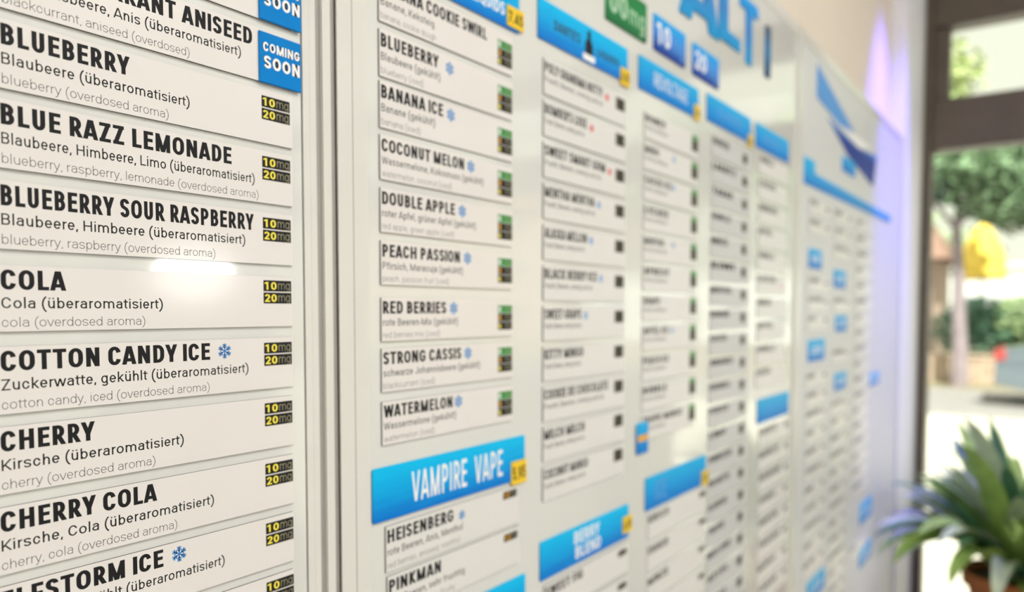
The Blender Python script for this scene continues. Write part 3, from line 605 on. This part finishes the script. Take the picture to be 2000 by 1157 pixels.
for i in range(8):
    z = 1.3200-.0305*i
    strip(1.0000, 1.1300, z, .0250, 'faint white strip, %s under the low header of the last column' % O3[i], G6, 'strip_cool', (words[(i*3+1) % 20], 1.075+.010*(i % 3)), None, None, .0012, None, ((1.1100, z+.015, '3 mg', 'chip', 'mg_ink'),), inks=('ink_grey', 'ink_grey', 'ink_grey'), lod=3)

# ================================================================ squares and large letters above the columns
def square(x0, x1, z0, z1, txt, m, label):
    r = tag(empty('strength_plate', (x0, 0, z0)), label, 'sign', 'coloured strength plates')
    MB().slab(rounded(0, x1-x0, 0, z1-z0, .002), -.0014, 0).build('plate', M[m], r)
    letters('number_lettering', txt.split()[0], BOLD, (z1-z0)*.58, (x1-x0)*.08, (z1-z0)*.24, -.0014, M['white_ink' if 'blue' in m else 'mint'], r, (x1-x0)*.50)
    letters('unit_lettering', txt.split()[1], REG, (z1-z0)*.50, (x1-x0)*.56, (z1-z0)*.24, -.0014, M['ink_light_blue' if 'blue' in m else 'mint'], r, (x1-x0)*.94)
square(.5790, .6560, 1.7450, 1.7800, '00 mg', 'square_green', 'dark green plate marked in milligrams at the top of the middle board')
square(.6720, .7450, 1.7450, 1.7785, '10 mg', 'square_blue', 'blue plate marked in milligrams beside the green plate')
square(.7650, .8380, 1.7450, 1.7775, '20 mg', 'square_blue', 'blue plate marked in milligrams, farther from the green plate')
FAT = (.80, .135, .13, 0)
for ch, x0, x1, z in (('A', .730, .838, 1.7985), ('L', .838, .905, 1.8035), ('T', .905, .968, 1.7985)):
    r = tag(empty('sign_letter', (x0, 0, z)), 'large blue letter %s standing above the column headers' % ch, 'letter', 'large blue letters above the headers')
    V, F, adv = layout(ch, FAT); a = min(v[0] for v in V); b = max(v[0] for v in V); k = (x1-x0)/(b-a); kz = .075/HC
    mb = MB()
    for f in F:
        i = len(mb.v); pts = [((V[j][0]-a)*k, V[j][1]*kz) for j in f]; mb.slab(pts, -.0020-EPS*10*V[f[0]][2], 0)
    mb.build('letter_body', M['letter'], r)
MB_ = MB().slab(rounded(0, .019, 0, .064, .003), -.002, 0)
r = tag(MB_.build('upright_bar', M['bar'], None, (1.000, 0, 1.8005)), 'narrow dark blue upright bar after the large blue letters', 'letter', 'large blue letters above the headers')

# ================================================================ far printed board: logo, banner, small blue plates
r = tag(empty('banner_plate', (1.19, 0, 1.690)), 'long thin pale blue banner across the far board', 'banner')
MB().slab([(0, 0), (.70, .005), (.70, .020), (.06, .022), (.06, .040), (0, .040)], -.0012, 0).build('plate', M['header_small'], r)
r = tag(empty('logo_plate', (1.255, 0, 1.795)), 'pale blue and dark printed logo plate high on the far board', 'sign')
MB().slab([(.0, .035), (.15, .022), (.26, .03), (.0, .085)], -.0012, 0).build('upper_print', M['ink_light_blue'], r)
MB().slab([(.0, .034), (.30, .008), (.43, .030), (.15, .0215)], -.0011, 0).build('white_band', M['white_ink'], r)
MB().slab([(.07, .018), (.22, -.02), (.44, -.045), (.47, .02), (.30, .007)], -.0012, 0).build('lower_print', M['square_blue'], r)
r = tag(MB().slab(rounded(0, .10, 0, .026, .004), -.0012, 0).build('logo_badge', M['header_small'], None, (1.43, 0, 1.744)), 'small teal badge under the logo on the far board', 'sign')
Q = [(1.225, 1.566, .075, .030, 'uppermost blurred blue plate of the near list on the far board'), (1.385, 1.540, .085, .030, 'uppermost blurred blue plate of the middle list on the far board'),
     (1.405, 1.463, .080, .028, 'second blurred blue plate of the middle list on the far board'), (1.230, 1.420, .100, .034, 'lower blurred blue plate of the near list on the far board'),
     (1.405, 1.360, .085, .030, 'third blurred blue plate of the middle list on the far board'), (1.700, 1.344, .100, .026, 'lone blurred blue plate of the farthest list on the far board'),
     (1.640, 1.070, .110, .040, 'pale blue plate low on the far board, upper of two'), (1.640, .980, .120, .036, 'pale blue plate low on the far board, lower of two'), (1.250, 1.030, .110, .034, 'pale blue plate low in the near list of the far board')]
for x, z, w, h_, lab in Q:
    r = tag(empty('category_plate', (x, 0, z)), lab, 'header plate', 'small blue plates on the far board')
    MB().slab(rounded(0, w, 0, h_, .002), -.0012, 0).build('plate', M['header_small'], r)
    letters('white_lettering', 'LISTE', BOLD, h_*.35, w*.2, h_*.32, -.0012, M['white_ink'], r, w*.8, 3)
G7 = 'thin strips listed on the far board'
n7 = 0
for ci, (x0, x1) in enumerate(((1.225, 1.345), (1.385, 1.505), (1.560, 1.700))):
    nm = ('near', 'middle', 'farthest')[ci]
    k = 0
    for i in range(24):
        z = 1.650-.0300*i
        if any(x < x1 and x+w > x0 and zz-.004 < z+.022 and z < zz+h_+.003 for x, zz, w, h_, _ in Q): continue
        if k >= 22: break
        strip(x0, x1, z, .022, 'faint grey strip, %s from the top of the %s list on the far board' % (O3[k], nm), G7, 'strip_cool', (words[(i*3+ci*5) % 20], x0+.045+.02*(i % 3)), None, None, .0012, None, ((x1-.022, z+.012, '3 mg', 'chip', 'mg_ink'),) if ci < 2 else (), inks=('ink_grey', 'ink_grey', 'ink_grey'), lod=3)
        k += 1

# ================================================================ plant by the window
def leaf_ribbon(p0, az, L, lift, droop, w, twist=0, n=9):
    """arching strap leaf with a folded midrib"""
    V, F = [], []; p = Vector(p0); el = lift; ds = L/n
    d2 = Vector((math.cos(az), math.sin(az), 0)); side0 = Vector((-math.sin(az), math.cos(az), 0))
    for i in range(n+1):
        t = i/n; f = (d2*math.cos(el)+Vector((0, 0, 1))*math.sin(el)); up = side0.cross(f)*-1
        ww = w*(math.sin(math.pi*min(1, .12+t*.88))**.6 if t < 1 else .02)*.5
        s = (side0*math.cos(twist*t)+up*math.sin(twist*t))
        V += [tuple(p-s*ww+up*ww*.35), tuple(p), tuple(p+s*ww+up*ww*.35)]
        p = p+f*ds; el -= droop/n*(.4+1.2*t)
    for i in range(n): a = 3*i; F += [(a, a+1, a+4, a+3), (a+1, a+2, a+5, a+4)]
    return V, F
M['leaf'] = mat('green_leaf', (.42, .62, .16), .45, noise=.3, nscale=25)
M['leaf_dark'] = mat('dark_green_leaf', (.12, .30, .17), .4, noise=.3, nscale=25)
M['leaf_pale'] = mat('pale_striped_leaf', (.62, .72, .50), .45, noise=.2, nscale=25)
M['terracotta'] = mat('terracotta', (.42, .15, .045), .8, noise=.15, nscale=20)
M['soil'] = mat('soil', (.05, .035, .02), .95, noise=.4, nscale=60)
M['stand'] = mat('oak_stand', (.35, .22, .12), .5, noise=.3, nscale=8)
for k_ in ('leaf', 'leaf_dark', 'leaf_pale'):
    b = M[k_].node_tree.nodes['Principled BSDF']; b.inputs['Subsurface Weight'].default_value = 0
PX, PY, PZ = 1.97, -.250, .80
r = tag(empty('plant_stand', (PX, PY, 0)), 'slim wooden stand carrying the potted plant at the window', 'plant stand')
MB().lathe([(0, .72), (.12, .72), (.125, .73), (.125, .745), (.12, .785), (0, .785)], n=28).build('stand_top', M['stand'], r, smooth=False)
for a in (45, 135, 225, 315):
    c_, s_ = math.cos(math.radians(a)), math.sin(math.radians(a)); MB().tube((.12*c_, .12*s_, 0), (.075*c_, .075*s_, .72), .010, .014).build('leg', M['stand'], r)
r = tag(empty('potted_plant', (PX, PY, .785)), 'leafy green plant with long arching leaves in a terracotta pot by the window', 'potted plant')
MB().lathe([(0, 0), (.068, 0), (.090, .115), (.100, .115), (.102, .145), (.092, .145), (.086, .12), (0, .12)], n=28).build('pot', M['terracotta'], r, smooth=False)
MB().lathe([(0, .126), (.06, .130), (.087, .124)], n=20).build('soil', M['soil'], r)
rp = random.Random(5)
for i in range(130):
    az = i*2.39996+rp.uniform(-.2, .2); inner = i/130
    L = .30+.17*rp.random(); lift = math.radians(84-inner*58+rp.uniform(-8, 8)); droop = math.radians(25+95*inner+rp.uniform(-10, 25))
    if math.sin(az) > .25: L = min(L, .265/math.sin(az)); lift = max(lift, math.radians(50)); droop *= .95
    if math.sin(az) < -.5: L = min(L, .36)
    if math.cos(az) > .5: L = min(L, .28/math.cos(az))
    V, F = leaf_ribbon((.02*math.cos(az), .02*math.sin(az), .125), az, L, lift, droop, .036+.016*rp.random(), rp.uniform(-.5, .5))
    me = bpy.data.meshes.new('leaf'); me.from_pydata(V, [], F)
    for p in me.polygons: p.use_smooth = True
    link('leaf', me, M[('leaf', 'leaf_dark', 'leaf_pale', 'leaf')[i % 4]], r)

# ================================================================ outside: pavement, street, trees, car, buildings
M['pave'] = mat('sunlit_pavement', (.72, .70, .62), .8, noise=.1, nscale=2)
M['road'] = mat('asphalt_road', (.30, .29, .29), .85, noise=.15, nscale=3)
M['kerb'] = mat('kerb_stone', (.45, .44, .41), .8, noise=.1, nscale=4)
M['grassy'] = mat('verge_earth', (.30, .27, .17), .95, noise=.3, nscale=3)
M['bark'] = mat('grey_bark', (.36, .30, .33), .9, noise=.3, nscale=8)
M['bush'] = mat('bush_green', (.11, .26, .16), .6, noise=.3, nscale=2)
M['fol'] = mat('mid_green_foliage', (.34, .48, .22), .6, noise=.3, nscale=1)
M['fol2'] = mat('pale_green_foliage', (.48, .58, .24), .6, noise=.3, nscale=1)
M['fol3'] = mat('deep_green_foliage', (.20, .32, .18), .6, noise=.3, nscale=1)
M['render_w'] = mat('white_render', (.80, .84, .86), .8, noise=.05, nscale=2)
M['render_p'] = mat('pinkish_render', (.55, .42, .36), .8, noise=.05, nscale=2)
M['roof'] = mat('roof_tile', (.32, .20, .15), .8, noise=.2, nscale=3)
M['glassd'] = mat('far_window_glass', (.12, .16, .19), .1)
M['yellow_cloth'] = mat('yellow_tent_cloth', (.98, .68, .10), .7, noise=.05, nscale=4)
M['lowwall'] = mat('sandstone_wall', (.55, .43, .34), .9, noise=.15, nscale=4)
M['car'] = mat('slate_blue_car_paint', (.10, .14, .18), .25, coat=1, noise=.02)
M['carglass'] = mat('car_glass', (.25, .34, .38), .05, coat=1)
M['tyre'] = mat('tyre_rubber', (.02, .02, .02), .8, noise=.1)
M['tail'] = mat('red_tail_lamp', (.45, .06, .06), .3, noise=.05)
ground = struct(MB().box(2.4, 120, -80, 60, -.25, -.03).build('ground', M['grassy']))
pv = struct(empty('pavement', (0, 0, 0)))
sm = MB().box(0, .985, 0, .985, -.03, 0).mesh('paving_slab', .006); sm.materials.append(M['pave'])
for i in range(10):
    for j in range(12): link('paving_slab', sm, None, pv, (2.42+i*1.0, 2.6-j*1.0, 0))
struct(MB().box(2.4, 12.42, -40, -8.41, -.03, 0).build('pavement', M['pave']))
struct(MB().box(2.4, 12.42, 3.6, 30, -.03, 0).build('pavement', M['pave']))
struct(MB().box(12.45, 12.65, -40, 30, -.03, .01).build('kerb', M['kerb']))
struct(MB().box(12.65, 17.2, -40, 30, -.03, -.02).build('road', M['road']))
def clump(name, c, rad, n, size, m, parent=None, seed=1, flat=1.0, loc=(0, 0, 0)):
    rr = random.Random(seed); V, F = [], []
    for _ in range(n):
        u = Vector((rr.gauss(0, 1), rr.gauss(0, 1), rr.gauss(0, 1))).normalized()*(rr.random()**.45)
        p = Vector((c[0]+u.x*rad[0], c[1]+u.y*rad[1], c[2]+u.z*rad[2]*flat))
        a = Vector((rr.gauss(0, 1), rr.gauss(0, 1), rr.gauss(0, .6))).normalized(); b = a.orthogonal().normalized()*size*.5*rr.uniform(.6, 1.2); a = a*size*rr.uniform(.7, 1.3)
        i = len(V); V += [tuple(p-a*.5), tuple(p+b*.6), tuple(p+a*.5), tuple(p-b*.6)]; F.append((i, i+1, i+2, i+3))
    me = bpy.data.meshes.new(name); me.from_pydata(V, [], F); return link(name, me, M[m], parent, loc)
def tree(x, y, h, cr, m, label, seed, tr=.16, n=2600, lean=0, group='street trees', size=.30):
    r = tag(empty('street_tree', (x, y, -.03)), label, 'tree', group)
    rr = random.Random(seed); b = MB(); p = Vector((0, 0, 0)); R0 = tr
    for k in range(5):
        q_ = p+Vector((0, lean+rr.uniform(-.05, .05), h*.13)); b.tube(p, q_, R0, R0*.88); p = q_; R0 *= .88
    b.build('trunk', M['bark'], r)
    for k in range(4):
        a = k*1.6+rr.random(); b = MB(); b.tube(p-Vector((0, 0, .2)), p+Vector((math.cos(a)*cr*.6, math.sin(a)*cr*.6, cr*.7)), R0*.6, R0*.2); b.build('branch', M['bark'], r)
    for k in range(5):
        a = k*1.256+rr.random(); o = Vector((math.cos(a)*cr*.5, math.sin(a)*cr*.5, rr.uniform(-.2, .5)*cr)) if k else Vector((0, 0, cr*.5))
        clump('foliage', (p.x+o.x, p.y+o.y, p.z+cr*.5+o.z), (cr*.62, cr*.62, cr*.52), n//5, size, m, r, seed*10+k)
    return r
TG = 'street trees'
tree(17.9, 1.35, 5.2, 1.5, 'fol3', 'street tree with a grey leaning trunk straight beyond the window frame', 3, .17, 2600, .03)
tree(27.8, 4.1, 8.0, 2.1, 'fol', 'mid green tree behind the leaning trunk, next to the window frame', 4, .16, 2600)
tree(23, .1, 5.6, 1.5, 'fol3', 'dark green tree standing over the parked car', 5, .14, 2600)
tree(38, 6.0, 14.0, 3.2, 'fol2', 'tall pale green tree seen through the fanlight beside the post', 6, .2, 3000, size=.4)
tree(56, -1.0, 16, 3.6, 'fol2', 'far pale green tree seen in the fanlight at the picture edge', 7, .25, 3000, size=.5)
tree(21, -4.5, 6.5, 2.2, 'fol', 'broad green tree across the road, out past the parked car', 8, .18, 2400)
tree(25, -10, 7.5, 2.6, 'fol3', 'deep green tree across the road in front of the long white building', 9, .2, 2400)
tree(34, 8.5, 8.5, 2.8, 'fol', 'green tree at the far end of the street hidden by the board wall', 10, .2, 2000)
# bush on a low wall behind the road
lw = tag(empty('garden_wall', (18.6, 0, -.03)), 'low sandstone garden wall behind the road, bush above it', 'garden wall')
for i in range(3):
    for j in range(12): MB().box(0, .3, 0, .495, 0, .172).build('stone_block', M['lowwall'], lw, (0, -3.4+j*.505+(.25 if i % 2 else 0), i*.180), bev=.012)
MB().box(-.03, .33, -3.45, 2.9, .545, .60).build('coping', M['lowwall'], lw, bev=.01)
b_ = tag(empty('garden_bush', (19.6, 1.15, -.03)), 'rounded dark green bush above the low sandstone wall', 'bush')
clump('foliage', (0, 0, 1.15), (.55, .95, .70), 1800, .16, 'bush', b_, 21); clump('foliage', (0, -.7, 1.25), (.5, .6, .6), 900, .16, 'fol', b_, 22)
MB().tube((0, 0, 0), (0, 0, .9), .05, .03).build('stem', M['bark'], b_)
# parked car, side on, tail towards the window post
def car():
    r = tag(empty('parked_car', (14.3, .55, -.02)), 'dark slate-blue parked car seen from the side beyond the window', 'car')
    prof = [(0, .36), (.02, .75), (.10, .92), (.45, .98), (.95, 1.38), (1.30, 1.46), (2.30, 1.44), (2.65, 1.36), (3.30, .98), (4.05, .88), (4.25, .70), (4.28, .36), (3.85, .28), (.4, .28)]
    def sect(inset, pr): return [(-1*y, z) for y, z in pr]
    V, F = [], []; n = len(prof)
    for k, (xo, sc) in enumerate(((0, .0), (.06, 1), (1.64, 1), (1.70, .0))):
        for y, z in prof:
            nar = .10 if z > 1.0 else 0
            V.append((xo+(nar if k < 2 else -nar)*(1.2 if z > 1.3 else .7), -y-(.0 if sc else (.02 if y < 2 else -.02)), z-(0 if sc else .01)))
    for k in range(3):
        for j in range(n): F.append((k*n+j, k*n+(j+1) % n, (k+1)*n+(j+1) % n, (k+1)*n+j))
    F += [tuple(range(n)), tuple(3*n+j for j in reversed(range(n)))]
    b = MB(); b.v = V; b.f = F; b.build('body', M['car'], r, bev=.012)
    def win(pts, x): 
        b = MB(); i = 0; b.v = [(x+(.05 if z > 1.2 else 0), -y, z) for y, z in pts]+[(x+.03+(.05 if z > 1.2 else 0), -y, z) for y, z in pts]; n = len(pts)
        b.f = [tuple(range(n)), tuple(n+k for k in reversed(range(n)))]+[(k, (k+1) % n, n+(k+1) % n, n+k) for k in range(n)]; b.build('side_window', M['carglass'], r)
    win([(.70, 1.02), (1.05, 1.34), (1.60, 1.38), (1.60, 1.02)], .045); win([(1.68, 1.02), (1.68, 1.38), (2.30, 1.37), (2.60, 1.28), (3.05, 1.02)], .045)
    for y in (.85, 3.45):
        for x in (-.01, 1.50):
            w = MB(); w.tube((x, -y, .31), (x+.21, -y, .31), .31, .31, 24); wo = w.build('wheel', M['tyre'], r)
            h = MB(); h.tube((x-.012, -y, .31), (x+.02, -y, .31), .19, .20, 12); h.build('hub_cap', M['metal'], wo)
    MB().box(-.02, .22, -.16, .0, .74, .90).build('tail_lamp', M['tail'], r, bev=.01)
    MB().box(1.48, 1.72, -.16, .0, .74, .90).build('tail_lamp', M['tail'], r, bev=.01)
    MB().box(-.025, .02, -2.15, -1.98, .86, .89).build('door_handle', M['metal'], r)
car()
# yellow tent, white building, pink house
r = tag(empty('garden_parasol', (20.9, 1.24, -.03)), 'bright yellow half-folded parasol beyond the leaning trunk', 'parasol')
MB().lathe([(.50, 2.25), (.53, 2.30), (.46, 2.75), (.33, 3.15), (.16, 3.45), (0, 3.58), (0, 3.50), (.14, 3.40), (.30, 3.12), (.43, 2.74), (.50, 2.25)], n=10).build('canopy', M['yellow_cloth'], r)
MB().tube((0, 0, .05), (0, 0, 3.55), .025, .025).build('pole', M['metal'], r)
MB().lathe([(0, 0), (.30, 0), (.30, .06), (.06, .10), (0, .10)], n=20).build('base', M['kerb'], r)
def building(x, y0, y1, h, d, m, label, rows, cols, roof=None):
    r = tag(empty('far_building', (x, y0, -.03)), label, 'building')
    MB().box(0, d, 0, y1-y0, 0, h).build('wall', M[m], r)
    cw = (y1-y0)/cols; rh = h/rows
    wm = MB().box(-.06, .02, 0, .9, 0, 1.15).mesh('window_frame'); wm.materials.append(M['render_w']); gm = MB().box(-.08, -.061, .08, .82, .08, 1.07).mesh('pane'); gm.materials.append(M['glassd'])
    for i in range(rows):
        for j in range(cols):
            o = link('window_frame', wm, None, r, (0, cw*(j+.5)-.45, rh*i+.9)); link('pane', gm, None, o)
    if roof:
        b = MB(); L = y1-y0; b.v = [(-.5, -.4, h), (d+.5, -.4, h), (d+.5, L+.4, h), (-.5, L+.4, h), (d/2, .6, h+roof), (d/2, L-.6, h+roof)]
        b.f = [(0, 1, 4), (1, 2, 5, 4), (2, 3, 5), (3, 0, 4, 5), (0, 3, 2, 1)]; b.build('roof', M['roof'], r)
    else: MB().box(-.15, d+.15, -.15, y1-y0+.15, h, h+.2).build('parapet', M['render_w'], r)
building(36, -22, 3.6, 3.2, 8, 'render_w', 'long low white building behind the bush', 1, 12)
building(21.6, 2.35, 7.0, 2.8, 3.6, 'render_p', 'small pinkish house beside the window frame, partly hidden', 1, 3, 1.6)
building(40, -46, -24, 8, 10, 'render_p', 'wide pinkish house far along the street', 3, 9, 3)
# shrub mass behind, nobody could count it
for i, (x, y, rx, ry, rz, m) in enumerate(((49, 10.5, 3, 9, 5, 'fol'), (49, -12, 3, 8, 6, 'fol3'))):
    o = clump('distant_foliage', (0, 0, 0), (rx, ry, rz), 3500, .55, m, None, 40+i, 1, (x, y, rz*.6)); o['kind'] = 'stuff'; o['label'] = 'distant green woodland behind the buildings, ' + ('beyond the pinkish house', 'beyond the long white building')[i]; o['category'] = 'foliage'
